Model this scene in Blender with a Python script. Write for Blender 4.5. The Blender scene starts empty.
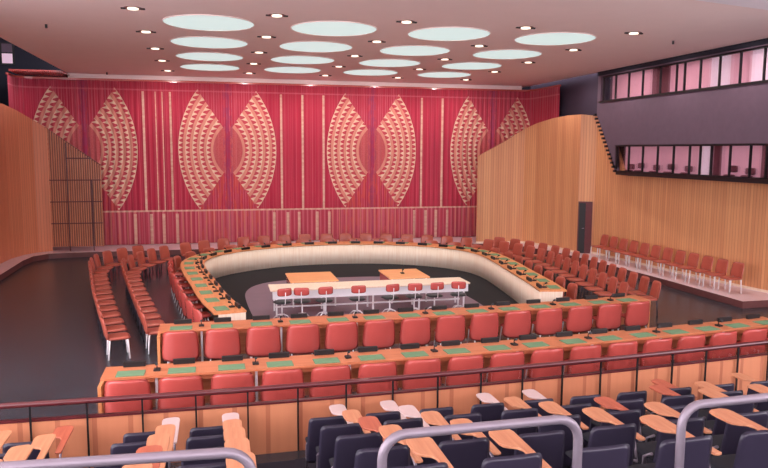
import bpy, bmesh, math, random
from math import sin, cos, pi, sqrt, atan2, radians
from mathutils import Vector, Matrix
random.seed(7)
C = bpy.context.scene.collection
S = bpy.context.scene

# ------------------------------------------------------------------ node helpers
class Ex:
    """tiny expression builder over ShaderNodeMath"""
    nt = None
    def __init__(s, v): s.v = v
    def _op(s, op, *a):
        n = Ex.nt.nodes.new('ShaderNodeMath'); n.operation = op
        for i, x in enumerate((s,) + a):
            x = x.v if isinstance(x, Ex) else x
            if isinstance(x, (int, float)): n.inputs[i].default_value = x
            else: Ex.nt.links.new(x, n.inputs[i])
        return Ex(n.outputs[0])
    def __add__(s, o): return s._op('ADD', o)
    def __radd__(s, o): return s._op('ADD', o)
    def __sub__(s, o): return s._op('SUBTRACT', o)
    def __mul__(s, o): return s._op('MULTIPLY', o)
    def __rmul__(s, o): return s._op('MULTIPLY', o)
    def __truediv__(s, o): return s._op('DIVIDE', o)
    def abs(s): return s._op('ABSOLUTE')
    def sqrt(s): return s._op('SQRT')
    def frac(s): return s._op('FRACT')
    def floor(s): return s._op('FLOOR')
    def lt(s, o): return s._op('LESS_THAN', o)
    def gt(s, o): return s._op('GREATER_THAN', o)
    def min(s, o): return s._op('MINIMUM', o)
    def max(s, o): return s._op('MAXIMUM', o)

def new_mat(name):
    m = bpy.data.materials.new(name); m.use_nodes = True
    nt = m.node_tree; b = nt.nodes['Principled BSDF']
    return m, nt, b

def lin(r, g, b):
    f = lambda c: ((c / 255 + 0.055) / 1.055) ** 2.4 if c > 10 else c / 255 / 12.92
    return (f(r), f(g), f(b), 1)

def mat(name, col, rough=0.5, metal=0.0, var=0.12, scale=8.0, bump=0.0, emit=None, es=0, coat=0.0):
    m, nt, b = new_mat(name)
    N, L = nt.nodes, nt.links
    tc = N.new('ShaderNodeTexCoord'); nz = N.new('ShaderNodeTexNoise'); nz.inputs['Scale'].default_value = scale
    nz.inputs['Detail'].default_value = 3
    L.new(tc.outputs['Object'], nz.inputs['Vector'])
    mx = N.new('ShaderNodeMix'); mx.data_type = 'RGBA'
    mx.inputs[6].default_value = tuple(c * (1 - var) for c in col[:3]) + (1,)
    mx.inputs[7].default_value = tuple(min(1, c * (1 + var)) for c in col[:3]) + (1,)
    L.new(nz.outputs['Fac'], mx.inputs[0]); L.new(mx.outputs[2], b.inputs['Base Color'])
    b.inputs['Roughness'].default_value = rough; b.inputs['Metallic'].default_value = metal
    b.inputs['Coat Weight'].default_value = coat
    if bump:
        bp = N.new('ShaderNodeBump'); bp.inputs['Strength'].default_value = bump; bp.inputs['Distance'].default_value = 0.01
        L.new(nz.outputs['Fac'], bp.inputs['Height']); L.new(bp.outputs[0], b.inputs['Normal'])
    if emit: b.inputs['Emission Color'].default_value = emit; b.inputs['Emission Strength'].default_value = es
    return m

def wood_wall(name, c1, c2, c3, rib=0.11):
    """vertical boards: UV u = metres along the wall, v = height"""
    m, nt, b = new_mat(name); N, L = nt.nodes, nt.links; Ex.nt = nt
    uv = N.new('ShaderNodeUVMap'); sp = N.new('ShaderNodeSeparateXYZ'); L.new(uv.outputs[0], sp.inputs[0])
    u, v = Ex(sp.outputs[0]), Ex(sp.outputs[1])
    idx = (u / rib).floor()
    wn = N.new('ShaderNodeTexWhiteNoise'); wn.noise_dimensions = '1D'; L.new(idx.v, wn.inputs['W'])
    cmb = N.new('ShaderNodeCombineXYZ'); L.new((u * 9.0).v, cmb.inputs[0]); L.new((v * 0.5).v, cmb.inputs[1]); L.new((idx * 3.7).v, cmb.inputs[2])
    nz = N.new('ShaderNodeTexNoise'); nz.inputs['Scale'].default_value = 1.3; nz.inputs['Detail'].default_value = 4; L.new(cmb.outputs[0], nz.inputs['Vector'])
    mx = N.new('ShaderNodeMix'); mx.data_type = 'RGBA'; mx.inputs[6].default_value = c1; mx.inputs[7].default_value = c2
    L.new((Ex(wn.outputs[0]) * 0.45 + Ex(nz.outputs['Fac']) * 0.65).v, mx.inputs[0])
    fr = (u / rib).frac()
    groove = fr.lt(0.14)
    m2 = N.new('ShaderNodeMix'); m2.data_type = 'RGBA'; L.new((groove * 0.55).v, m2.inputs[0]); L.new(mx.outputs[2], m2.inputs[6]); m2.inputs[7].default_value = c3
    L.new(m2.outputs[2], b.inputs['Base Color']); b.inputs['Roughness'].default_value = 0.42
    bp = N.new('ShaderNodeBump'); bp.inputs['Strength'].default_value = 0.6; bp.inputs['Distance'].default_value = 0.012
    L.new((groove * -1.0).v, bp.inputs['Height']); L.new(bp.outputs[0], b.inputs['Normal'])
    return m

def wood_grain(name, c1, c2, rough=0.4, axis=0, coat=0.0):
    m, nt, b = new_mat(name); N, L = nt.nodes, nt.links
    tc = N.new('ShaderNodeTexCoord'); mp = N.new('ShaderNodeMapping'); sc = [22, 22, 22]; sc[axis] = 1.6
    mp.inputs['Scale'].default_value = sc; L.new(tc.outputs['Object'], mp.inputs[0])
    nz = N.new('ShaderNodeTexNoise'); nz.inputs['Scale'].default_value = 1.0; nz.inputs['Detail'].default_value = 5; L.new(mp.outputs[0], nz.inputs['Vector'])
    cr = N.new('ShaderNodeValToRGB'); cr.color_ramp.elements[0].position = 0.3; cr.color_ramp.elements[1].position = 0.7
    cr.color_ramp.elements[0].color = c1; cr.color_ramp.elements[1].color = c2
    L.new(nz.outputs['Fac'], cr.inputs[0]); L.new(cr.outputs[0], b.inputs['Base Color'])
    b.inputs['Roughness'].default_value = rough; b.inputs['Coat Weight'].default_value = coat
    return m

def emat(name, col, s):
    m, nt, b = new_mat(name)
    b.inputs['Base Color'].default_value = col; b.inputs['Emission Color'].default_value = col; b.inputs['Emission Strength'].default_value = s
    b.inputs['Roughness'].default_value = 0.6
    return m

PAIRS = (-5.06, 0.67, 7.0, 12.76)
def curtain_mat():
    m, nt, b = new_mat('woven_red_curtain'); N, L = nt.nodes, nt.links; Ex.nt = nt
    uv = N.new('ShaderNodeUVMap'); sp = N.new('ShaderNodeSeparateXYZ'); L.new(uv.outputs[0], sp.inputs[0])
    u, z = Ex(sp.outputs[0]), Ex(sp.outputs[1])
    uc = (u - PAIRS[0]).abs()
    for p in PAIRS[1:]: uc = uc.min((u - p).abs())
    y = z - 4.2; ya = y.abs()
    def mix(fac, a, bcol):
        n = N.new('ShaderNodeMix'); n.data_type = 'RGBA'
        L.new(fac.v, n.inputs[0])
        for i, c in ((6, a), (7, bcol)):
            if isinstance(c, tuple): n.inputs[i].default_value = c
            else: L.new(c, n.inputs[i])
        return n.outputs[2]
    def noise1(scale, seed, vy=0.0):
        c = N.new('ShaderNodeCombineXYZ'); L.new((u * scale).v, c.inputs[0]); L.new((z * vy).v, c.inputs[1]); c.inputs[2].default_value = seed
        n = N.new('ShaderNodeTexNoise'); n.inputs['Scale'].default_value = 1.0; n.inputs['Detail'].default_value = 2; L.new(c.outputs[0], n.inputs['Vector'])
        return Ex(n.outputs['Fac'])
    RED, DEEP, PINK = lin(208, 58, 84), lin(182, 36, 68), lin(226, 126, 140)
    CREAM, TAN, ORG, PUR = lin(248, 224, 194), lin(230, 154, 136), lin(225, 95, 70), lin(150, 60, 110)
    col = mix(noise1(5.0, 1.0, .1), DEEP, RED)
    col = mix((noise1(24.0, 3.0).gt(0.56)) * 0.42, col, PINK)
    # region between the crescents: fine light stripes and an aubergine centre line
    diag = ya.lt(uc * 1.52 + 0.67)                      # inside the diagonals = crescent side
    mid = uc.lt(1.3) * (Ex.__sub__(Ex(diag.v), 1.0) * -1.0)
    fine = (u * 9.5).frac().lt(0.3)
    col = mix(mid * fine * (noise1(3.0, 9.0, 1.5)) * 0.95, col, PINK)
    lower = mid * z.lt(4.2) * noise1(7.0, 5.0, 1.2).gt(0.52)
    col = mix(lower * 0.45, col, ORG)
    # crescents: homothetic arcs
    t = (uc * 4.44 + (uc * uc * 19.7 + (uc * uc + y * y) * 53.2).sqrt()) / 26.6
    inner = t.gt(0.3)
    cres = t.lt(1.0) * inner * diag
    core = t.lt(0.3) * uc.gt(0.1)
    bf = ((t - 0.3) / 0.14).frac()
    tooth = (bf - 0.38) / 0.62
    saw = ((y / 0.2).frac() * 2.0 - 1.0).abs()
    istooth = tooth.gt(0.0) * tooth.lt(saw * 1.25)
    band = mix(istooth, TAN, lin(208, 60, 84))
    band = mix(bf.gt(0.38) * (istooth - 1.0) * -1.0, band, CREAM)
    band = mix(bf.gt(0.93) * 1.0, band, CREAM)
    band = mix(noise1(16.0, 2.0, 4.0) * 0.25, band, TAN)
    col = mix(cres, col, band)
    col = mix(core * (noise1(20.0, 12.0, 20.0)) * 0.55, col, TAN)
    col = mix(uc.lt(0.07 ) * noise1(1.0, 7.0, 5.0) * 0.8, col, PUR)
    col = mix(uc.lt(0.2) * z.gt(1.62) * noise1(9.0, 17.0, 3.0).gt(0.5) * 0.3, col, PUR)
    # lower band under the seam
    low = z.lt(1.62)
    l2 = mix((u * 5.2).frac().lt(0.34) * (noise1(2.0, 4.0)) * 1.3 + 0.18, col, PINK)
    l2 = mix(((u * 3.1).frac().lt(0.18)) * uc.lt(2.0) * 0.7, l2, TAN)
    col = mix(low, col, l2)
    # long pale stripes
    for xs, hi in (((-2.74, -2.25, -1.98, -1.66, 2.95, 3.88, 4.8, 9.31, 10.3), True),
                   ((-3.2, -2.55, -2.05, -1.5, 2.6, 3.2, 3.7, 4.5, 5.05, 9.0, 9.55, 10.05, 10.6), False)):
        acc = None
        for x in xs:
            w = 0.045 if x in (-2.74, -1.66, 2.95, 3.88, 4.8, 9.31, 10.3) else (0.02 if hi else 0.06)
            s = (u - x).abs().lt(w); acc = s if acc is None else acc.max(s)
        reg = z.gt(1.62) * z.lt(6.6) if hi else z.lt(1.5)
        col = mix(acc * reg * (noise1(2.0, 6.0, 9.0) * 0.9 + 0.2), col, CREAM)
    seam = (z - 1.62).abs().lt(0.035)
    col = mix(seam * (noise1(6.0, 8.0) * 1.1 + 0.1), col, CREAM)
    top = (z - 6.66).abs().lt(0.03)
    col = mix(top * 0.5, col, PINK)
    col = mix(z.gt(6.72) * fine * 0.5, col, DEEP)
    L.new(col, b.inputs['Base Color']); b.inputs['Roughness'].default_value = 0.85
    b.inputs['Sheen Weight'].default_value = 0.2
    return m

M = {}
M['ceil'] = mat('ceiling_plaster', lin(240, 220, 216), 0.9, var=.03, scale=2)
M['floor'] = mat('dark_floor_covering', lin(54, 60, 68), 0.27, var=.35, scale=1.3, bump=.03)
M['step'] = mat('terrace_carpet', lin(30, 28, 44), 0.9, var=.2, scale=9)
M['pit'] = mat('lilac_pit_floor', lin(124, 106, 124), 0.5, var=.12, scale=3)
M['pitb'] = mat('black_carpet_border', lin(18, 18, 26), 0.95, var=.2)
M['plat'] = mat('platform_lino', lin(228, 204, 212), 0.3, var=.1, scale=3)
M['riser'] = mat('platform_riser', lin(112, 66, 66), 0.5, var=.2)
M['black'] = mat('black_plastic', lin(18, 17, 22), 0.45, var=.1)
M['dark'] = mat('dark_painted_wall', lin(60, 50, 68), 0.85, var=.1, scale=2)
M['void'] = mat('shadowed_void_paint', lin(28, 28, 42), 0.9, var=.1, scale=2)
M['booth'] = mat('grey_booth_panel', lin(98, 80, 96), 0.75, var=.12, scale=5)
M['woodR'] = wood_wall('honey_ash_boards', lin(208, 138, 96), lin(236, 176, 126), lin(160, 92, 62))
M['woodL'] = wood_wall('red_ash_boards', lin(208, 122, 88), lin(232, 150, 112), lin(150, 74, 54))
M['woodB'] = wood_wall('amber_barrier_boards', lin(206, 126, 92), lin(224, 148, 108), lin(170, 92, 68), rib=.45)
M['slat'] = wood_grain('brown_slats', lin(196, 118, 84), lin(222, 150, 112), axis=2)
M['slatb'] = wood_grain('dark_screen_back', lin(110, 56, 50), lin(140, 74, 60), axis=2)
M['top'] = wood_grain('orange_ash_top', lin(202, 118, 80), lin(220, 140, 100), 0.35, 0)
M['light'] = wood_grain('light_ash_top', lin(234, 160, 104), lin(246, 184, 130), 0.35, 0)
M['topy'] = wood_grain('orange_ash_top_lengthwise', lin(216, 134, 82), lin(232, 158, 106), 0.35, 1)
M['front'] = wood_grain('pale_ash_front', lin(238, 212, 188), lin(250, 234, 216), 0.5, 2)
M['rose'] = mat('rose_leather', lin(188, 82, 76), 0.24, var=.1, scale=3, coat=.3)
M['brick'] = mat('terracotta_leather', lin(176, 86, 70), 0.34, var=.1, scale=3, coat=.2)
M['navy'] = mat('navy_seat_shell', lin(54, 48, 66), 0.32, var=.12, scale=4)
M['seatd'] = mat('dark_seat_cushion', lin(24, 24, 36), 0.8, var=.1)
M['white'] = mat('white_enamel', lin(235, 232, 236), 0.3, var=.02)
M['steel'] = mat('brushed_steel', lin(146, 134, 146), 0.4, metal=.3, var=.06)
M['gun'] = mat('gunmetal', lin(70, 62, 72), 0.4, metal=.5)
M['rail'] = mat('mahogany_rail', lin(94, 34, 40), 0.3, var=.2, scale=12, coat=.3)
M['green'] = mat('green_baize', lin(112, 148, 112), 0.8, var=.1)
M['tabl'] = wood_grain('tablet_ash', lin(198, 126, 92), lin(216, 152, 114), 0.4, 1)
M['tabr'] = wood_grain('tablet_red_ash', lin(178, 88, 66), lin(198, 110, 84), 0.4, 1)
M['tabw'] = mat('tablet_white_laminate', lin(214, 188, 186), 0.4, var=.04)
M['curtain'] = curtain_mat()
M['sky'] = emat('skylight_diffuser', (.76, .97, .94, 1), .78)
M['sky'].node_tree.nodes['Principled BSDF'].inputs['Base Color'].default_value = (.3, .3, .3, 1)
M['lamp'] = emat('downlight_lens', (1, .86, .68, 1), 2.0)
M['pane'] = mat('pink_blind_glow', lin(208, 150, 168), 0.7, var=.08, scale=2, emit=lin(214, 150, 170), es=.28)  # emission on the blind stands in for the lit booth interior
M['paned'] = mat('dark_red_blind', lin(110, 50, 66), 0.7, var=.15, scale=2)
M['panel'] = mat('pale_blind_glow', lin(226, 196, 212), 0.7, var=.05, emit=lin(220, 190, 210), es=.4)  # weak emission imitates light behind the window
M['glass'] = new_mat('clear_glass')[0]
_b = M['glass'].node_tree.nodes['Principled BSDF']; _b.inputs['Transmission Weight'].default_value = 1; _b.inputs['Roughness'].default_value = .02
_b.inputs['Alpha'].default_value = .18; _b.inputs['IOR'].default_value = 1.1

# ------------------------------------------------------------------ mesh helpers
def add_box(bm, x0, x1, y0, y1, z0, z1, mi=0, mtx=None):
    P = [(x0,y0,z0),(x1,y0,z0),(x1,y1,z0),(x0,y1,z0),(x0,y0,z1),(x1,y0,z1),(x1,y1,z1),(x0,y1,z1)]
    vs = [bm.verts.new(mtx @ Vector(p) if mtx else p) for p in P]
    for f in ((0,3,2,1),(4,5,6,7),(0,1,5,4),(1,2,6,5),(2,3,7,6),(3,0,4,7)):
        bm.faces.new([vs[i] for i in f]).material_index = mi

def bevel(bm, w=.006, seg=2):
    bmesh.ops.bevel(bm, geom=bm.edges[:], offset=w, segments=seg, affect='EDGES', profile=.5)

def box(x0, x1, y0, y1, z0, z1, bv=0.0):
    bm = bmesh.new(); add_box(bm, x0, x1, y0, y1, z0, z1)
    if bv: bevel(bm, bv)
    return bm

def add_tube(bm, pts, r, n=10, cap=True):
    pts = [Vector(p) for p in pts]; rings = []
    rr = r if isinstance(r, (list, tuple)) else [r] * len(pts)
    up = None
    for i, p in enumerate(pts):
        d = ((pts[min(i+1, len(pts)-1)] - pts[max(i-1, 0)])).normalized()
        if up is None: up = Vector((0,0,1)) if abs(d.z) < .9 else Vector((1,0,0))
        a = d.cross(up).normalized(); up = a.cross(d).normalized()
        rings.append([bm.verts.new(p + (a * cos(2*pi*k/n) + up * sin(2*pi*k/n)) * rr[i]) for k in range(n)])
    for i in range(len(rings) - 1):
        for k in range(n):
            f = bm.faces.new([rings[i][k], rings[i][(k+1)%n], rings[i+1][(k+1)%n], rings[i+1][k]]); f.smooth = True
    if cap:
        bm.faces.new(rings[0][::-1]); bm.faces.new(rings[-1])

def tube(pts, r, n=10):
    bm = bmesh.new(); add_tube(bm, pts, r, n); return bm

def add_disc(bm, x, y, z0, z1, r, n=32, sx=1):
    add = lambda z: [bm.verts.new((x + sx*r*cos(2*pi*k/n), y + r*sin(2*pi*k/n), z)) for k in range(n)]
    a, b = add(z0), add(z1)
    bm.faces.new(a[::-1]); bm.faces.new(b)
    for k in range(n): bm.faces.new([a[k], a[(k+1)%n], b[(k+1)%n], b[k]])

def prism(outline, z0, z1, bv=0.0):
    bm = bmesh.new()
    a = [bm.verts.new((x, y, z0)) for x, y in outline]; b = [bm.verts.new((x, y, z1)) for x, y in outline]
    bm.faces.new(a[::-1]); bm.faces.new(b)
    n = len(a)
    for k in range(n): bm.faces.new([a[k], a[(k+1)%n], b[(k+1)%n], b[k]])
    bmesh.ops.recalc_face_normals(bm, faces=bm.faces[:])
    if bv: bevel(bm, bv, 2)
    return bm

def pad(fn, n=12, p=4.5):
    """closed cushion: fn(s, t, side) -> point; s,t in -1..1, side in -1..1 (0 at the rim)"""
    bm = bmesh.new(); G = {}
    for side in (1, -1):
        for i in range(n + 1):
            for j in range(n + 1):
                s, t = 2*i/n - 1, 2*j/n - 1
                s = math.copysign(abs(s) ** .75, s); t = math.copysign(abs(t) ** .75, t)
                m = max(abs(s), abs(t))
                if m > 0:
                    k = m / ((abs(s)**p + abs(t)**p) ** (1/p)); S_, T_ = s*k, t*k
                else: S_, T_ = 0, 0
                th = (max(0, 1 - m ** 6)) ** .5
                if m > .999:
                    if (i, j) not in G: G[(i, j)] = bm.verts.new(fn(S_, T_, 0))
                    G[(i, j, side)] = G[(i, j)]
                else: G[(i, j, side)] = bm.verts.new(fn(S_, T_, side * th))
    for side in (1, -1):
        for i in range(n):
            for j in range(n):
                q = [G[(i, j, side)], G[(i+1, j, side)], G[(i+1, j+1, side)], G[(i, j+1, side)]]
                f = bm.faces.new(q if side > 0 else q[::-1]); f.smooth = True
    bmesh.ops.recalc_face_normals(bm, faces=bm.faces[:])
    return bm

def obj(name, bm, m, parent=None, label=None):
    me = bpy.data.meshes.new(name); bm.to_mesh(me); bm.free()
    for x in (m if isinstance(m, (list, tuple)) else [m]): me.materials.append(x)
    o = bpy.data.objects.new(name, me); C.objects.link(o)
    if parent: o.parent = parent
    if label: o['label'] = label
    return o

def thing(name, label, cat, loc=(0,0,0), rz=0, group=None):
    o = bpy.data.objects.new(name, None); C.objects.link(o)
    o.location = loc; o.rotation_euler = (0, 0, rz); o.empty_display_size = .1
    return tag(o, label, cat, group)
def tag(o, label, cat, group=None):
    o['label'] = label; o['category'] = cat
    if group: o['group'] = group
    return o
def struct(name, bm, m, parent=None):
    o = obj(name, bm, m, parent)
    if not parent: o['kind'] = 'structure'
    return o
def dup(root, loc, rz, label, group=None, kids=None):
    r = root.copy(); C.objects.link(r); r.location = loc; r.rotation_euler = (0, 0, rz)
    r['label'] = label
    if group: r['group'] = group
    for ch in kids[root.name]:
        c = ch.copy(); C.objects.link(c); c.parent = r
    return r
KIDS = {}
class Proto:
    def __init__(s, root): s.root = root; KIDS[root.name] = [o for o in C.objects if o.parent is root]; s.used = False
    def put(s, loc, rz, label, group, cat=None):
        if not s.used:
            s.used = True; r = s.root; r.location = loc; r.rotation_euler = (0, 0, rz); r['label'] = label
            if group: r['group'] = group
        else: r = dup(s.root, loc, rz, label, group, KIDS)
        return r
ORD = ['first','second','third','fourth','fifth','sixth','seventh','eighth','ninth','tenth','eleventh','twelfth','thirteenth','fourteenth',
       'fifteenth','sixteenth','seventeenth','eighteenth','nineteenth','twentieth','twenty-first','twenty-second','twenty-third','twenty-fourth',
       'twenty-fifth','twenty-sixth','twenty-seventh','twenty-eighth','twenty-ninth','thirtieth','thirty-first','thirty-second','thirty-third','thirty-fourth','thirty-fifth','thirty-sixth']

def strip(path, z0, z1, thick=0.0, seg=None, tops=None):
    """wall along a plan path with UV u = metres; z1 may be a list per path point; returns bm"""
    bm = bmesh.new(); uvl = bm.loops.layers.uv.new('UVMap'); u = [0]
    for a, b in zip(path, path[1:]): u.append(u[-1] + (Vector(b) - Vector(a)).length)
    zt = z1 if isinstance(z1, (list, tuple)) else [z1] * len(path)
    zb = z0 if isinstance(z0, (list, tuple)) else [z0] * len(path)
    n = len(path)
    nor = []
    for i in range(n):
        d = Vector(path[min(i+1, n-1)]) - Vector(path[max(i-1, 0)]); d.normalize(); nor.append(Vector((-d.y, d.x)))
    F = [(bm.verts.new((*p, zb[i])), bm.verts.new((*p, zt[i]))) for i, p in enumerate(path)]
    B = [(bm.verts.new((*(Vector(p) + nor[i]*thick), zb[i])), bm.verts.new((*(Vector(p) + nor[i]*thick), zt[i]))) for i, p in enumerate(path)]
    def face(vs, uvs):
        f = bm.faces.new(vs)
        for l, c in zip(f.loops, uvs): l[uvl].uv = c
    for i in range(n - 1):
        c = [(u[i], zb[i]), (u[i+1], zb[i+1]), (u[i+1], zt[i+1]), (u[i], zt[i])]
        face([F[i][0], F[i+1][0], F[i+1][1], F[i][1]], c)
        face([B[i+1][0], B[i][0], B[i][1], B[i+1][1]], [c[1], c[0], c[3], c[2]])
        face([F[i][1], F[i+1][1], B[i+1][1], B[i][1]], [c[3], c[2], c[2], c[3]])
        face([F[i+1][0], F[i][0], B[i][0], B[i+1][0]], [c[1], c[0], c[0], c[1]])
    face([F[0][0], F[0][1], B[0][1], B[0][0]], [(0, 0)]*4); face([F[-1][1], F[-1][0], B[-1][0], B[-1][1]], [(u[-1], 0)]*4)
    bmesh.ops.recalc_face_normals(bm, faces=bm.faces[:])
    return bm

def catmull(P, k=8):
    out = []
    Q = [P[0]] + list(P) + [P[-1]]
    for i in range(1, len(Q) - 2):
        p0, p1, p2, p3 = (Vector(q) for q in Q[i-1:i+3])
        for j in range(k):
            t = j / k
            out.append(.5 * ((2*p1) + (p2-p0)*t + (2*p0-5*p1+4*p2-p3)*t*t + (3*p1-p0-3*p2+p3)*t**3))
    out.append(Vector(P[-1])); return out

class Path:
    def __init__(s, pts):
        s.p = [Vector(q) for q in pts]; s.l = [0]
        for a, b in zip(s.p, s.p[1:]): s.l.append(s.l[-1] + (b - a).length)
        s.len = s.l[-1]
    def at(s, d):
        d = max(0, min(s.len, d)); i = 0
        while i < len(s.l) - 2 and s.l[i+1] < d: i += 1
        t = (d - s.l[i]) / max(1e-9, s.l[i+1] - s.l[i]); q = s.p[i].lerp(s.p[i+1], t); v = (s.p[i+1] - s.p[i]).normalized()
        return q, v
    def offset(s, off):
        """positive = to the left of travel"""
        out = []
        for i in range(len(s.p)):
            v = (s.p[min(i+1, len(s.p)-1)] - s.p[max(i-1, 0)]).normalized()
            out.append(s.p[i] + Vector((-v.y, v.x)) * off)
        return Path(out)

# ------------------------------------------------------------------ the room
CZ = 7.25
struct('floor', box(-9, 17.5, 9.3, 33.2, -.2, 0), M['floor'])
struct('ceiling', box(-5.6, 14.55, -4, 33.4, CZ, CZ + .14), M['ceil'])
# dark void above and beside the hung ceiling
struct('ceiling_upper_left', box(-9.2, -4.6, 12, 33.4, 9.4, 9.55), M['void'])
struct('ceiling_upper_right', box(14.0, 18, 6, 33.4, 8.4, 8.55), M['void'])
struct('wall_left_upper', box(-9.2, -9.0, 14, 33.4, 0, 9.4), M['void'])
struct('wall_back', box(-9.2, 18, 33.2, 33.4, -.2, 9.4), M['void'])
struct('wall_right_outer', box(17.5, 17.7, 6, 33.4, -.2, 8.5), M['dark'])
struct('wall_right_upper', box(14.85, 14.97, 25.12, 31.9, 4.9, CZ + .3), M['dark'])

struct('ceiling_soffit', prism([(8.6,12.5),(14.5,13.8),(14.5,2),(8.6,2)], 7.2, 7.249), M['white'])
# platform round the room
front = [(-6.62,14),(-6.66,24),(-6.72,27.6),(-6.62,28.7),(-6.2,29.3),(-5.4,29.5),(0,29.5),(9.6,29.45),(11.4,28.9),(12.7,27.9),(13.3,26.2),(13.6,23.8),(13.86,19.5),(13.9,16.1),(16.6,16.1)]
pl = prism(front + [(17.4,16.1),(17.4,33.1),(-8.9,33.1),(-8.9,14)], .004, .2)
for f in pl.faces: f.material_index = 0 if f.normal.z > .5 else 1
struct('platform', pl, [M['plat'], M['riser']])

# left wood wall and its slatted end
wl = [(-7.3,14),(-7.3,22),(-7.3,27.0),(-7.25,28.3),(-7.02,29.2),(-6.66,29.8),(-6.2,30.08)]
struct('wall_left', strip(wl, .2, [5.85,5.85,5.85,5.8,5.62,5.33,5.0], .1), M['woodL'])
bm = strip([(-6.2,30.12),(-4.28,30.02)], .36, [5.0,3.6], .03)
sc = obj('wall_left_end', bm, M['slatb']); sc['kind'] = 'structure'
bm = bmesh.new()
for i in range(23):
    f = i / 22; x = -6.17 + f*1.86; yy = 30.12 - f*.1; zt = 5.0 - 1.4*f - .03
    add_box(bm, x-.02, x+.02, yy-.06, yy-.005, .36, zt)
obj('slats', bm, M['slat'], sc)
bm = bmesh.new()
for zz in (1.3, 2.15, 3.0): add_box(bm, -6.18, -4.28, 29.9, 29.93, zz-.018, zz+.018)
add_box(bm, -5.55, -5.51, 29.88, 29.95, .2, 4.45); add_box(bm, -4.66, -4.62, 29.88, 29.95, .2, 3.0); add_box(bm, -5.55, -4.62, 29.88, 29.95, 3.83, 3.87)
obj('cross_bars', bm, M['rail'], sc)

# right wood wall
wr = [(11.2,29.1),(12.3,29.0),(13.25,28.86),(13.55,28.3),(13.78,27.4),(13.95,26.4),(14.06,25.52),(14.62,25.24),(14.72,24.3),(14.78,23.4),(15.0,21),(15.3,18.1),(15.9,14),(16.3,10)]
tops = [4.0,4.6,5.2,5.42,5.58,5.66,5.66,5.6,4.9,3.34,3.34,3.34,3.34,3.34]
struct('wall_right', strip(wr[::-1], 0, tops[::-1], -.1), M['woodR'])
# slim pale skirting at its foot
sk = [(x - .03, y - .03) for x, y in wr]
struct('baseboard_right', strip(sk[::-1], .2, .27, -.05), M['front'])

# doorway in the right wall: dark leaf inside a reddish frame
dr = thing('door_1', '', '', (14.325, 25.335, .2), radians(-26.6)); del dr['label']; del dr['category']; dr['kind'] = 'structure'
obj('door_leaf', box(-.26,-.02, -.03, .0, 0, 2.0), M['black'], dr)
obj('door_frame', (lambda b: (add_box(b, -.3,-.26,-.04,.0,0,2.06), add_box(b, -.02,.24,-.035,.0,0,2.06), add_box(b,-.26,-.02,-.04,.0,2.0,2.06), b)[-1])(bmesh.new()), M['rail'], dr)
obj('door_handle', tube([(-.07,-.03,1.0),(-.07,-.07,1.0),(-.14,-.07,1.0)], .012, 6), M['steel'], dr)

# interpreters' booth: grey front with two window bands
BX = 14.5
bm = bmesh.new()
zs_low, zt_low, zs_up, zt_up = 3.52, 4.42, 6.14, 7.03
def plate(y0b, y0t, y1, z0, z1):
    P = [(BX, y0b, z0), (BX, y0t, z1), (BX, y1, z1), (BX, y1, z0)]
    a = [bm.verts.new(p) for p in P]; b = [bm.verts.new((p[0]+.16, p[1], p[2])) for p in P]
    bm.faces.new(a); bm.faces.new(b[::-1])
    for k in range(4): bm.faces.new([a[k], b[k], b[(k+1)%4], a[(k+1)%4]])
yd = lambda z: 25.12 if z > 5.62 else 23.55 + (z - 3.45) * (25.12 - 23.55) / (5.62 - 3.45)
plate(yd(3.42), yd(zs_low), 8, 3.42, zs_low)
plate(yd(zt_low), yd(5.62), 8, zt_low, 5.62); plate(25.12, 25.12, 8, 5.62, zs_up)
plate(25.12, 25.12, 8, zt_up, 7.1)
plate(yd(zs_low), yd(zt_low), 23.72, zs_low, zt_low); plate(25.12, 25.12, 24.9, zs_up, zt_up)
bmesh.ops.recalc_face_normals(bm, faces=bm.faces[:])
struct('wall_booth', bm, M['booth'])
bm = bmesh.new(); add_box(bm, BX+.17, 17.4, 8, 23.5, 3.36, 3.44); add_box(bm, BX+.17, 17.4, 8, 25.1, 5.2, 5.3)
struct('trim_1', bm, M['dark'])                      # booth floors
bm = bmesh.new()
add_box(bm, BX-.06, BX+.0, 8, 23.52, 3.38, 3.5); add_box(bm, BX-.05, BX, 8, 24.95, 6.07, 6.13); add_box(bm, BX-.03, BX, 8, 23.7, 4.43, 4.46)
a = Vector((BX-.03, 23.58, 3.5)); b_ = Vector((BX-.03, 25.14, 5.62))
for k in range(15):                                  # serrated edge of the sloping cheek
    p = a.lerp(b_, k/14); add_box(bm, p.x-.05, p.x+.03, p.y-.02, p.y+.1, p.z-.03, p.z+.05)
struct('trim_2', bm, M['black'])
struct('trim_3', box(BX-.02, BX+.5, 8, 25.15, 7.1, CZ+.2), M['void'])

def windows(name, z0, z1, bounds, fills):
    r = thing(name, '', ''); del r['label']; del r['category']; r['kind'] = 'structure'
    fr = bmesh.new(); add_box(fr, BX, BX+.1, bounds[-1]-.03, bounds[0]+.03, z0-.02, z0+.01); add_box(fr, BX, BX+.1, bounds[-1]-.03, bounds[0]+.03, z1-.02, z1+.03)
    obj('window_frame', fr, M['black'], r)
    for yb in bounds: obj('mullion', box(BX-.0, BX+.07, yb-.018, yb+.018, z0, z1), M['black'], r)
    for (ya, yb), k in zip(zip(bounds, bounds[1:]), fills):
        obj('window_pane', box(BX+.04, BX+.048, yb+.035, ya-.035, z0, z1), M['glass'], r)
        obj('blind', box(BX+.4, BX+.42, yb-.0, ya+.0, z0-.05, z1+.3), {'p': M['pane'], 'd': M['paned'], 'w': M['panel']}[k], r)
    return r
ub = [24.75,23.9,23.05,22.2,21.2,20.35,19.95,19.2,18.35,17.5,16.6,15.75,14.9,14.0]
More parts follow.
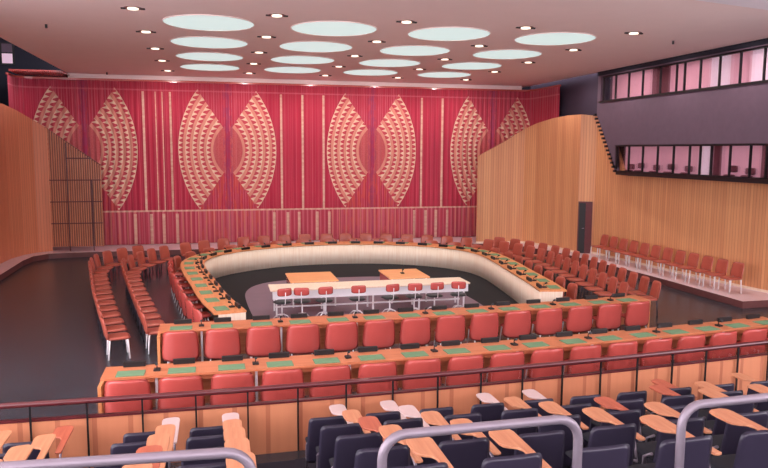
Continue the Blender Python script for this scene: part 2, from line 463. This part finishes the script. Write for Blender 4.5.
windows('window_1', zs_up, zt_up, ub, 'pppdpppwpwppp')
lb = [23.65,22.85,22.0,21.15,20.3,19.5,19.0,18.5,17.7,16.9,16.3,15.5,14.7,14.0]
wlw = windows('window_2', zs_low, zt_low, lb, 'pppppwdppddpp')
# projection window in the dark left wall
pw = thing('window_3', '', ''); del pw['label']; del pw['category']; pw['kind'] = 'structure'
obj('window_frame', box(-8.5, -7.95, 33.12, 33.2, 7.7, 8.6), M['black'], pw)
obj('window_pane', box(-8.42, -8.02, 33.1, 33.12, 8.2, 8.55), M['booth'], pw)
obj('window_pane', box(-8.42, -8.02, 33.1, 33.12, 7.75, 8.15), M['panel'], pw)

for i, y in enumerate((23.1, 22.5, 21.6, 20.8, 19.9, 17.9, 17.2)):
    t = thing('booth_chair', 'low dark red chair behind the lower band of booth windows, %s from the left' % ORD[i], 'chair', (BX+.62, y, 3.44), radians(90), 'chairs inside the booth')
    t.location.x = BX + .24
    obj('backrest', pad(lambda s, q, d: (s*.2, -.08 - d*.02, .24 + .1*q + (.05 if i % 2 else 0)), 6, 5), M['paned'], t)
    obj('seat', pad(lambda s, q, d: (s*.18, .04 + q*.1, .1 + d*.03), 6, 5), M['paned'], t)
    obj('post', tube([(0, .03, 0), (0, .03, .09)], .04, 8), M['black'], t)

# red patterned curtain with folds, turning at both ends
def fold(path, pitch=.23, amp=.022):
    P = Path(path); n = int(P.len / pitch * 6); out = []
    for i in range(n + 1):
        d = P.len * i / n; q, v = P.at(d); nn = Vector((-v.y, v.x))
        a = amp * sin(2*pi*d/pitch) + .012 * sin(d*3.1)
        out.append((q + nn * a, d))
    return out, P.len
cp = [(-7.45,29.95),(-7.48,30.6),(-7.45,31.05),(-7.2,31.35),(-6.9,31.4),(14.1,31.4),(14.45,31.33),(14.6,31.0),(14.6,28.45)]
pts, ln = fold(cp)
bm = bmesh.new(); uvl = bm.loops.layers.uv.new('UVMap'); cols = []
u0 = None
ofs = -6.9 - (Path(cp[:5]).len)
for q, d in pts:
    cols.append([bm.verts.new((q.x, q.y, z)) for z in (.215, 2.4, 4.6, 7.0)])
zz = (.215, 2.4, 4.6, 7.0)
for i in range(len(pts) - 1):
    for k in range(3):
        f = bm.faces.new([cols[i][k], cols[i+1][k], cols[i+1][k+1], cols[i][k+1]]); f.smooth = True
        for l, c in zip(f.loops, [(pts[i][1]+ofs, zz[k]), (pts[i+1][1]+ofs, zz[k]), (pts[i+1][1]+ofs, zz[k+1]), (pts[i][1]+ofs, zz[k+1])]): l[uvl].uv = c
cu = obj('stage_curtain', bm, M['curtain'])
sm = cu.modifiers.new('thickness', 'SOLIDIFY'); sm.thickness = .012
tag(cu, 'huge pleated red curtain woven with pale crescent bands across the back wall', 'curtain')
bm = strip(cp, 7.0, 7.08, .07)
ct = obj('curtain_track', bm, M['rose']); tag(ct, 'long thin track along the top of the red curtain', 'curtain rail')

struct('trim_6', strip([(-5.6, 31.46)] + [(14.2, 31.46)], 7.085, CZ, -.03), M['ceil'])
# slatted soffit in the top left corner
bm = bmesh.new()
for i in range(26):
    x = -7.45 + i*.075; add_box(bm, x, x+.04, 30.1, 32.6, 7.14, 7.2)
add_box(bm, -7.5, -5.62, 32.4, 32.46, 7.2, 7.24); add_box(bm, -7.5, -5.62, 30.3, 30.36, 7.2, 7.24)
so = obj('trim_4', bm, M['rose']); so['kind'] = 'structure'

# skylights
COLN = ['first','second','third','fourth']
gi = 0
for i, x in enumerate((0.0, 3.05, 6.08, 9.1)):
    for j, y in enumerate((18.1, 21.33, 24.5, 27.6)):
        t = thing('skylight', 'round white ceiling skylight, %s column from left, %s row counted from the camera' % (COLN[i], COLN[j]), 'skylight', (x, y, CZ), 0, 'round ceiling skylights')
        bm = bmesh.new(); add_disc(bm, 0, 0, -.014, -.001, 1.06, 48); obj('diffuser', bm, M['sky'], t)
        bm = bmesh.new(); add_tube(bm, [(1.075*cos(2*pi*k/48), 1.075*sin(2*pi*k/48), -.016) for k in range(49)], .013, 6, False); obj('rim', bm, M['ceil'], t)
# downlights with their lamps
COL5 = ['first','second','third','fourth','fifth']
LAMPS = [(x, y) for x in (-1.6, 1.5, 4.55, 7.6, 10.6) for y in (16.7, 19.85, 23.0, 26.0, 29.2)]
k = 0
for i, x in enumerate((-1.6, 1.5, 4.55, 7.6, 10.6)):
    for j, y in enumerate((16.7, 19.85, 23.0, 26.0, 29.2)):
        t = thing('downlight', 'small recessed downlight, %s column from left, %s row counted from the camera' % (COL5[i], COL5[j]), 'ceiling light', (x, y, CZ), 0, 'small recessed downlights')
        bm = bmesh.new(); add_disc(bm, 0, 0, -.01, -.002, .2, 24); obj('bezel', bm, M['rail'], t)
        bm = bmesh.new(); add_disc(bm, 0, 0, -.03, -.01, .115, 20); obj('lens', bm, M['lamp'], t)
        for sx in (-1, 1):
            bm = bmesh.new(); add_box(bm, sx*.2-.05, sx*.2+.05, -.03, .03, -.03, -.002); obj('clip', bm, M['black'], t)
def spot(x, y, z, e, size=radians(130), aim=(0, 0, -1), col=(1, .87, .74), r=.12, blend=.9):
    l = bpy.data.lights.new('lamp', 'SPOT'); l.energy = e; l.spot_size = size; l.spot_blend = blend; l.shadow_soft_size = r; l.color = col
    o = bpy.data.objects.new('downlight_or_fill_spot', l); C.objects.link(o); o.location = (x, y, z)
    o.rotation_euler = Vector(aim).to_track_quat('-Z', 'Y').to_euler(); return o
for x, y in LAMPS:
    if y > 29: spot(x, y, CZ-.06, 190, radians(150), (0, .65, -1), col=(1, .86, .84))
    else: spot(x, y, CZ-.06, 170)
for x in (-3.5, 0, 3.5, 7, 10.5):                     # added unseen spots overhead, extra light for gallery and near tables
    spot(x, 8.0, CZ-.06, 60); spot(x, 12.0, CZ-.06, 110)
for y in (17, 20, 23, 26): spot(13.2, y, CZ-.06, 200, radians(140), (.55, 0, -1), col=(1, .84, .8))  # added wall-wash spots brightening the right wall, no fittings modelled
# small ceiling fittings
for x, y, lb_ in ((-3.9, 19.4, 'left of the skylights'), (12.4, 17.6, 'at the far right near the booth'), (-4.0, 30.6, 'near the curtain at the left')):
    bm = bmesh.new(); add_disc(bm, x, y, CZ-.09, CZ-.001, .03, 12)
    tag(obj('ceiling_sensor', bm, M['black']), 'tiny black sensor on the ceiling ' + lb_, 'sensor', 'ceiling sensors')

# ------------------------------------------------------------------ chairs
def leg_bm(x0, y0, z0, x1, y1, z1, r0=.011, r1=.016): return tube([(x0, y0, z0), (x1, y1, z1)], [r0, r1], 8)

def make_council(name, m):
    t = thing(name, '-', 'chair')
    def back(s, q, d):
        z = .535 + .30*q; w = .336 - .024*q
        x = s*w; y = -.20 - .06*(q+1)*.5 + .12*(abs(s)**2.4) - d*.022
        return (x, y - .02, z)
    obj('backrest', pad(back, 12, 6.0), m, t)
    def seat(s, q, d): return (s*.26, .05 + q*.23, .43 + d*.04 + .012*q*q)
    obj('seat', pad(seat, 8, 4.5), m, t)
    for sx in (-1, 1):
        obj('leg', leg_bm(sx*.24, .22, 0, sx*.21, .18, .41), M['white'], t)
        obj('leg', leg_bm(sx*.25, -.2, 0, sx*.21, -.12, .41), M['white'], t)
        obj('back_support', tube([(sx*.14, -.1, .40), (sx*.15, -.19, .38), (sx*.15, -.21, .45)], .012, 6), M['steel'], t)
    return Proto(t)
def make_adviser(name, m, wide=.26, lm='white'):
    t = thing(name, '-', 'chair')
    def back(s, q, d):
        z = .64 + .23*q; w = wide - .012*q
        return (s*w, -.225 - .09*(q+1)*.5 + .05*s*s - d*.024, z)
    obj('backrest', pad(back, 10, 6), m, t)
    def seat(s, q, d): return (s*.25, .0 + q*.235, .42 + d*.035)
    obj('seat', pad(seat, 8, 6), m, t)
    for sx in (-1, 1):
        obj('leg', leg_bm(sx*.235, .2, 0, sx*.235, .17, .4, .018, .018), M[lm], t)
        obj('leg', leg_bm(sx*.235, -.2, 0, sx*.235, -.17, .4, .018, .018), M[lm], t)
        obj('back_support', tube([(sx*.12, -.15, .4), (sx*.12, -.22, .47), (sx*.12, -.24, .6)], .012, 6), M['steel'], t)
    return Proto(t)
def make_steno(name):
    t = thing(name, '-', 'chair')
    obj('backrest', pad(lambda s, q, d: (s*.19, -.2 + .03*s*s - d*.02, .74 + .1*q), 8, 5), M['rose'], t)
    obj('seat', pad(lambda s, q, d: (s*.21, q*.2, .46 + d*.03), 8, 4), M['black'], t)
    obj('back_support', tube([(0, -.02, .43), (0, -.21, .44), (0, -.235, .74)], .011, 6), M['white'], t)
    obj('post', tube([(0, 0, .12), (0, 0, .44)], .02, 8), M['white'], t)
    for k in range(4):
        a = pi/4 + k*pi/2
        obj('leg', tube([(0, 0, .16), (.13*cos(a), .13*sin(a), .13), (.25*cos(a), .25*sin(a), .014)], [.016, .014, .012], 6), M['white'], t)
    return Proto(t)

rose = make_council('council_chair', M['rose'])
brick = make_council('council_chair', M['brick'])
adv = make_adviser('adviser_chair', M['brick'], lm='gun')
adv_end = make_adviser('adviser_chair', M['brick'])
wallc = make_adviser('wall_chair', M['brick'], .25)
steno = make_steno('typist_chair')

def blot_bm(): return box(-.21, .21, -.14, .14, 0, .012, .004)
blot = obj('desk_blotter', blot_bm(), M['green']); tag(blot, '-', 'desk mat'); BL = Proto(blot)
pl_ = obj('name_plate', prism([(-.17,-.03),(.17,-.03),(.17,.03),(-.17,.03)], 0, .085, .006), M['black']); tag(pl_, '-', 'name plate'); NP = Proto(pl_)
mt = thing('microphone', '-', 'microphone')
obj('base', box(-.05,.05,-.06,.06,0,.03,.006), M['black'], mt)
obj('stem', tube([(0,0,.03),(0,.01,.07),(0,-.03,.11)], .009, 6), M['black'], mt)
obj('head', tube([(0,-.025,.105),(0,-.08,.125)], [.02,.024], 8), M['black'], mt)
MC = Proto(mt)

# ---- long straight tables A (farther) and B (nearer)
def long_table(y0, x0, x1, label, xs, cn):
    cv = lambda x: y0 + .006*x*x
    n = 24; X = [x0 + (x1-x0)*i/n for i in range(n+1)]
    far = [(x, cv(x) + 1.0) for x in X]; near = [(x, cv(x) + .38) for x in X]
    t = thing('long_table', label, 'table', (0, 0, 0))
    obj('tabletop', prism(near + far[::-1], .715, .75, 0), M['top'], t)
    obj('front_panel', strip([(x, y-.05) for x, y in far], .06, .715, -.03), M['top'], t)
    obj('end_panel', box(x0, x0+.05, cv(x0)+.1, cv(x0)+.93, 0, .715), M['topy'], t)
    obj('end_panel', box(x1-.05, x1, cv(x1)+.38, cv(x1)+.93, 0, .715), M['topy'], t)
    bm = strip([(x, y+.17) for x, y in near], .60, .715, -.02); obj('apron', bm, M['top'], t)
    for k in range(1, len(xs), 2):
        xm = (xs[k-1] + xs[k])/2
        obj('leg', box(xm-.02, xm+.02, cv(xm)+.5, cv(xm)+.54, 0, .715), M['white'], t)
    for i, x in enumerate(xs):
        ang = atan2(.012*x, 1)
        rose.put((x, cv(x)+.25, 0), ang, 'rose leather council chair at the %s long table, %s from its left end' % (cn, ORD[i]), 'rose chairs at the %s long table' % cn)
        BL.put((x, cv(x)+.56, .7505), ang, 'green desk mat on the %s long table, %s from its left end' % (cn, ORD[i]), 'green mats on the %s long table' % cn)
        NP.put((x+.02, cv(x)+.94, .7505), ang, 'black name plate on the %s long table, %s from its left end' % (cn, ORD[i]), 'name plates on the %s long table' % cn)
        if i % 2 == 0 and i+1 < len(xs):
            xm = x + .383
            MC.put((xm, cv(xm)+.66, .7505), ang, 'black desk microphone on the %s long table, %s from its left end' % (cn, ORD[i//2]), 'microphones on the %s long table' % cn)
XA = [-.66 + .773*i for i in range(14)]; XB = [-1.3 + .765*i for i in range(17)]
long_table(13.5, -1.08, 9.95, 'long orange wooden table closing the horseshoe, behind the nearest long table', XA, 'farther')
long_table(10.72, -1.72, 11.3, 'nearest long orange wooden table, just beyond the gallery rail', XB, 'nearest')

# ---- horseshoe table
HC = 4.2
half = [(3.55,15.35),(3.88,17.0),(4.15,19.0),(4.42,21.0),(4.5,22.4),(4.3,23.4),(3.8,24.25),(2.95,25.0),(2.0,25.5),(1.0,25.78)]
ctrl = [(HC-a, b) for a, b in half] + [(HC, 25.86)] + [(HC+a, b) for a, b in half[::-1]]
ctrl[-1] = (HC+3.7, 16.1)
ctrl[-2] = (HC+3.9, 17.2)
IN = Path(catmull(ctrl, 6))                      # travels left mouth -> back -> right mouth; left of travel is outside
def ring(o0, o1, z0, z1, path=IN):
    a = path.offset(o0).p; b = path.offset(o1).p; bm = bmesh.new(); uvl = bm.loops.layers.uv.new('UVMap')
    A = [[bm.verts.new((*q, z)) for z in (z0, z1)] for q in a]; B = [[bm.verts.new((*q, z)) for z in (z0, z1)] for q in b]
    for i in range(len(a) - 1):
        bm.faces.new([A[i][1], A[i+1][1], B[i+1][1], B[i][1]]); bm.faces.new([A[i+1][0], A[i][0], B[i][0], B[i+1][0]])
        bm.faces.new([A[i][0], A[i+1][0], A[i+1][1], A[i][1]]).smooth = True; bm.faces.new([B[i+1][0], B[i][0], B[i][1], B[i+1][1]]).smooth = True
    bm.faces.new([A[0][0], A[0][1], B[0][1], B[0][0]]); bm.faces.new([A[-1][1], A[-1][0], B[-1][0], B[-1][1]])
    bmesh.ops.recalc_face_normals(bm, faces=bm.faces[:]); return bm
ht = thing('horseshoe_table', 'great curved horseshoe table of orange wood with pale inner front', 'table', (HC, 21, 0))
def hobj(n, bm, m):
    o = obj(n, bm, m, ht); o.matrix_parent_inverse = Matrix.Translation((-HC, -21, 0)); return o
hobj('tabletop', ring(0, .70, .715, .755), M['topy'])
hobj('front_panel', ring(.015, .05, 0, .715), M['front'])
for e, s_ in ((0, 1), (IN.len, -1)):
    q, v = IN.at(e); nn = Vector((-v.y, v.x)); bm = bmesh.new()
    P = [q + v*s_*.01 + nn*.05, q + v*s_*.01 + nn*.6, q + v*s_*.05 + nn*.6, q + v*s_*.05 + nn*.05]
    a = [bm.verts.new((p.x, p.y, 0)) for p in P]; b = [bm.verts.new((p.x, p.y, .714)) for p in P]
    bm.faces.new(a[::-1]); bm.faces.new(b)
    for k in range(4): bm.faces.new([a[k], a[(k+1)%4], b[(k+1)%4], b[k]])
    bmesh.ops.recalc_face_normals(bm, faces=bm.faces[:]); hobj('end_panel', bm, M['front'])

def along(off, pitch, d0, d1, fn):
    P = IN.offset(off); n = int(round((P.len*d1 - P.len*d0) / pitch)); 
    for i in range(n + 1):
        q, v = P.at(P.len*d0 + (P.len*d1 - P.len*d0) * i / n); nn = Vector((-v.y, v.x)); fn(i, q, nn, n)
# seats at the horseshoe
P0 = IN.offset(.78); nseat = int((P0.len - .7) / .95)
for i in range(nseat + 1):
    q, v = P0.at(.4 + (P0.len - .8) * i / nseat); nn = Vector((-v.y, v.x)); rz = atan2(nn.x, -nn.y)   # chair +Y faces -nn
    pr = rose if i < 8 else brick
    nm = 'rose' if i < 8 else 'terracotta'
    pr.put((q.x, q.y, 0), rz, nm + ' leather chair at the horseshoe table, %s clockwise from its left end' % ORD[i], 'chairs around the horseshoe table')
    # blotter, plate, microphone on the table
    f = i / nseat
    qi, vi = q - nn*.78, v
    for off, pr_, nme, cat in ((.46, BL, 'green desk mat', 0), (.09, NP, 'black name plate', 1), (.21, MC, 'black microphone', 2)):
        p = q + nn*(off - .78) + (v*.05 if cat == 2 else v*0)
        pr_.put((p.x, p.y, .7555), rz, nme + ' on the horseshoe table, %s clockwise from its left end' % ORD[i], ['green mats','name plates','microphones'][cat] + ' on the horseshoe table')

# adviser rows outside the horseshoe
def row(off, dlist_path, start, end, pitch, word, group):
    n = int((end - start) / pitch)
    for i in range(n + 1):
        q, v = dlist_path.at(start + pitch*i); nn = Vector((-v.y, v.x)); rz = atan2(nn.x, -nn.y)
        (adv if i else adv_end).put((q.x, q.y, 0), rz, 'terracotta chair, %s, %s from its near end' % (word, ORD[i]), group)
PO = IN.offset(2.08); PQ = IN.offset(2.98)
LQ = Path(catmull([(-1.86,14.55),(-2.09,15.7),(-2.6,18.2),(-3.15,21.3),(-3.42,23.0),(-3.35,24.3),(-2.8,25.3),(-2.1,26.1)], 8))
LP = Path(catmull([(-1.14,14.9),(-1.58,17.35),(-2.08,20.2),(-2.42,22.4),(-2.35,23.6),(-1.8,25.0),(-1.0,26.1),(.3,27.1),(2.0,27.75),(4.2,28.0)], 8))
row(0, LQ, .45, LQ.len - .05, .70, 'outer curved row at far left', 'left outer adviser row')
def row_r(P, start, end, pitch, word, group):
    n = int((end - start) / pitch)
    for i in range(n + 1):
        q, v = P.at(P.len - start - pitch*i); nn = Vector((-v.y, v.x)); rz = atan2(nn.x, -nn.y)
        adv.put((q.x, q.y, 0), rz, 'terracotta chair, %s, %s from its near end' % (word, ORD[i]), group)
row(0, LP, .4, 11.3, .70, 'inner curved row left of the horseshoe', 'left inner adviser row')
ia = next(i for i, p in enumerate(PO.p) if p.x > 4.2 and p.y > 27)
BK = Path([p for p in LP.p] + PO.p[ia:])
e0 = 11.9; e1 = BK.len - 10.5; nb = int((e1 - e0) / .80)
for i in range(nb + 1):
    q, v = BK.at(e0 + (e1 - e0) * i / nb); nn = Vector((-v.y, v.x)); rz = atan2(nn.x, -nn.y)
    adv.put((q.x, q.y, 0), rz, 'terracotta chair behind the far horseshoe curve, below the curtain, %s from left' % ORD[i], 'rear adviser row below the curtain')
row_r(PO, .45, 9.9, .70, 'inner curved row right of the horseshoe', 'right inner adviser row')
row_r(PQ, .55, 10.8, .70, 'outer curved row right of the horseshoe', 'right outer adviser row')

# twelve chairs on the platform by the right wall
for i in range(12):
    y = 24.2 - .632*i
    wallc.put((14.27 + .013*i, y, .2), radians(90), 'terracotta chair with white legs on the right wall platform, %s from the doorway' % ORD[i], 'row of chairs along the right wall')

# pit floor: lilac patch, then the black carpet border
inn = IN.offset(-.0)
def loop(off, z0, z1, ymin):
    pts = [(p.x, p.y) for p in IN.offset(off).p]; return prism(pts, z0, z1)
pit_patch = tag(obj('carpet', prism([tuple(p) for p in catmull([(1.3,15.2),(1.0,17),(.85,19.5),(.9,21.2),(1.35,22.3),(2.3,22.85),(4.2,23.0),(5.7,22.75),(6.65,21.7),(7.1,19.8),(7.1,17.5),(6.9,15.2)], 6)], .006, .012), M['pit']), 'lilac floor patch filling the middle of the horseshoe', 'carpet')
rug2 = tag(obj('carpet', loop(-.01, .001, .006, 0), M['pitb']), 'black carpet border running under the curved table front', 'carpet')

# inner tables
it = thing('clerks_table', 'long low table with white front in the middle of the horseshoe', 'table', (4.0, 18.1, .012))
obj('tabletop', box(-2.65, 2.65, -.42, .42, .66, .70, .008), M['front'], it)
obj('front_panel', box(-2.6, 2.6, -.40, -.37, .46, .66), M['white'], it)
for x in (-2.5, -1.25, 0, 1.25, 2.5):
    for y in (-.34, .34): obj('leg', box(x-.02, x+.02, y-.02, y+.02, 0, .66), M['white'], it)
obj('stretcher', box(-2.5, 2.5, -.02, .02, .16, .2), M['white'], it)
for x, w, lb_ in ((2.6, 1.3, 'left'), (5.25, 1.15, 'right')):
    s_ = thing('side_table', 'small orange wooden table behind the white-fronted table, %s of the two' % lb_, 'table', (x, 19.35, .012), 0, 'small orange tables in the pit')
    obj('tabletop', box(-w/2, w/2, -.7, .7, .68, .72, .008), M['light'], s_)
    obj('front_panel', box(-w/2+.03, -w/2+.05, -.65, .65, .3, .68), M['rose'], s_)
    for sx in (-1, 1):
        for sy in (-1, 1): obj('leg', box(sx*(w/2-.08)-.02, sx*(w/2-.08)+.02, sy*.62-.02, sy*.62+.02, 0, .68), M['white'], s_)
for i, (x, a) in enumerate(((1.6, .3), (2.1, -.2), (2.65, .1), (3.5, 0), (4.35, .2), (5.0, -.15), (5.55, .1), (6.2, -.3))):
    steno.put((x, 17.36, .012), a, 'small typist chair with red back and white legs in the pit, %s from left' % ORD[i], 'typist chairs in front of the white table')
MC.put((5.2, 19.3, .7325), 0, 'black microphone on the right small orange table in the pit', 'microphones on the pit tables')

# ------------------------------------------------------------------ gallery
bc = lambda x: 9.58 + .0063*x*x
NX = [-7 + 20*i/40 for i in range(41)]
struct('wall_barrier', strip([(x, bc(x)) for x in NX], 0, .71, .06), M['woodB'])
bm = strip([(x, bc(x)-.01) for x in NX], .71, .735, .08)
struct('trim_5', bm, M['rail'])
br = thing('barrier_rail', 'long dark red wooden handrail on thin posts above the gallery barrier', 'railing', (0, 0, 0))
bm = bmesh.new(); add_tube(bm, [(x, bc(x)-.02, .95) for x in NX], .038, 10); obj('handrail', bm, M['rail'], br)
px = -5.765
while px < 12.5:
    obj('post', box(px-.011, px+.011, bc(px)-.05, bc(px)-.025, .02, .95), M['black'], br); px += .685
gp = obj('glass_infill', strip([(x, bc(x)+.03) for x in NX], .735, .91, .008), M['glass'], br)
# terraces
bm = bmesh.new()
for k in range(13):
    add_box(bm, -9, 13.5, 8.3 - k, 9.3 - k, -.2, .29*k)
struct('floor_gallery', bm, M['step'])

def make_gallery(tm):
    t = thing('gallery_seat', '-', 'seat')
    obj('backrest', pad(lambda s, q, d: (s*(.25 - .014*q), -.0 - .05*(q+1) + .02*s*s - d*.013, .555 + .32*q), 12, 11), M['navy'], t)
    obj('seat', pad(lambda s, q, d: (s*.23, .24 + q*.2, .42 + d*.03), 8, 7), M['seatd'], t)
    for sx in (-1, 1): obj('leg', tube([(sx*.235, .18, 0), (sx*.235, .16, .42), (sx*.24, .03, .5)], .016, 6), M['steel'], t)
    out = [(.30,-.02),(.335,-.03),(.37,-.02),(.375,.74),(.36,.80),(.31,.83),(.21,.82),(.165,.79),(.15,.73),(.155,.54),(.175,.49),(.22,.455),(.27,.43),(.295,.38)]
    if tm: obj('writing_tablet', prism(out, .665, .687, .005), tm, t)
    if tm: obj('tablet_arm', tube([(.335,.05,.42), (.335,.1,.60), (.335,.3,.66)], .014, 6), M['steel'], t)
    if tm: obj('arm_bracket', tube([(.25,.06,.45), (.335,.05,.44)], .014, 6), M['steel'], t)
    return Proto(t)
GA = {k: make_gallery(M[k] if k else None) for k in ('tabl', 'tabr', 'tabw', '')}
GN = {'tabl': 'pale wood tablet', 'tabr': 'reddish wood tablet', 'tabw': 'white tablet', '': 'no tablet'}
def gallery(cols, word, group, tabs, rows=5):
    for ci, x in enumerate(cols):
        for k in range(rows):
            key = {'l': 'tabl', 'r': 'tabr', 'w': 'tabw', '-': ''}[tabs[ci][k]]
            GA[key].put((x, 8.62 - 1.0*k, .29*k), 0, 'navy seat, %s, %s gallery block, %s column from left, %s row back' % (GN[key], word, ORD[ci], ORD[k]), group)
gallery([1.34 + .72*i for i in range(11)], 'right', 'navy gallery seats in the right block',
        ['wlrll', 'wwlll', '-----', 'wllll', 'w-rll', '-----', '-rl--', 'rll--', '-----', 'l-l--', '-r---'])
gallery([-.86, -.1], 'middle', 'navy gallery seats in the middle block', ['wllrl', 'wllll'])
gallery([-3.6, -2.88, -2.16], 'left', 'navy gallery seats in the left block', ['lrll', 'llrl', 'rlll'], 4)

# foreground steel guard rails
def guard(pts, label):
    t = thing('guard_rail', label, 'railing', (0, 0, 0), 0, 'grey steel guard rails in the gallery foreground')
    obj('tube_rail', tube(pts, .033, 12), M['steel'], t)
    return t
def arch(x0, y0, x1, y1, z0, z1, zf0, zf1, r=.16):
    a, b = Vector((x0, y0, z0)), Vector((x1, y1, z1)); d = (b - a).normalized()
    P = [(x0, y0, zf0)]
    for k in range(7):
        th = pi/2*k/6; P.append(tuple(a + d*(r - r*cos(th)) + Vector((0,0,-r + r*sin(th)))))
    for k in range(7):
        th = pi/2*(1 - k/6); P.append(tuple(b - d*(r - r*cos(th)) + Vector((0,0,-r + r*sin(th)))))
    P.append((x1, y1, zf1)); return P
GR = [((-1.9, 4.42), (.2, 4.28)), ((1.04, 4.33), (2.46, 4.34)), ((3.32, 4.38), (5.2, 4.44))]
GZ = 2.35
for (a, b), w in zip(GR, ('lower left corner', 'bottom centre between the navy seats', 'lower right corner')):
    guard(arch(*a, *b, GZ, GZ, 1.17, 1.17), 'bent grey steel tube guard rail at the ' + w)

# ------------------------------------------------------------------ world, camera, view
w = bpy.data.worlds.new('World'); S.world = w; w.use_nodes = True
bg = w.node_tree.nodes['Background']; bg.inputs[0].default_value = (1.0, .93, 1.0, 1); bg.inputs[1].default_value = 6.4

F, PX, PY = 710.0, 384, 234
Y = Vector((212-PX, PY-150, -F)).normalized(); X = Vector((3350-PX, PY-167, -F)); X = (X - Y*X.dot(Y)).normalized(); Z = X.cross(Y)
cam = bpy.data.cameras.new('Camera'); co = bpy.data.objects.new('Camera', cam); C.objects.link(co); S.camera = co
R = Matrix((X, Y, Z))                                # rows: world axes in camera coordinates
co.matrix_world = Matrix.Translation((0, 0, 4.2)) @ R.to_4x4()
cam.sensor_fit = 'HORIZONTAL'; cam.sensor_width = 36; cam.lens = F / 768 * 36; cam.clip_start = .05; cam.clip_end = 200
S.view_settings.view_transform = 'Standard'; S.view_settings.look = 'None'; S.view_settings.gamma = 1; S.view_settings.use_curve_mapping = False
S.view_settings.exposure = -0.08
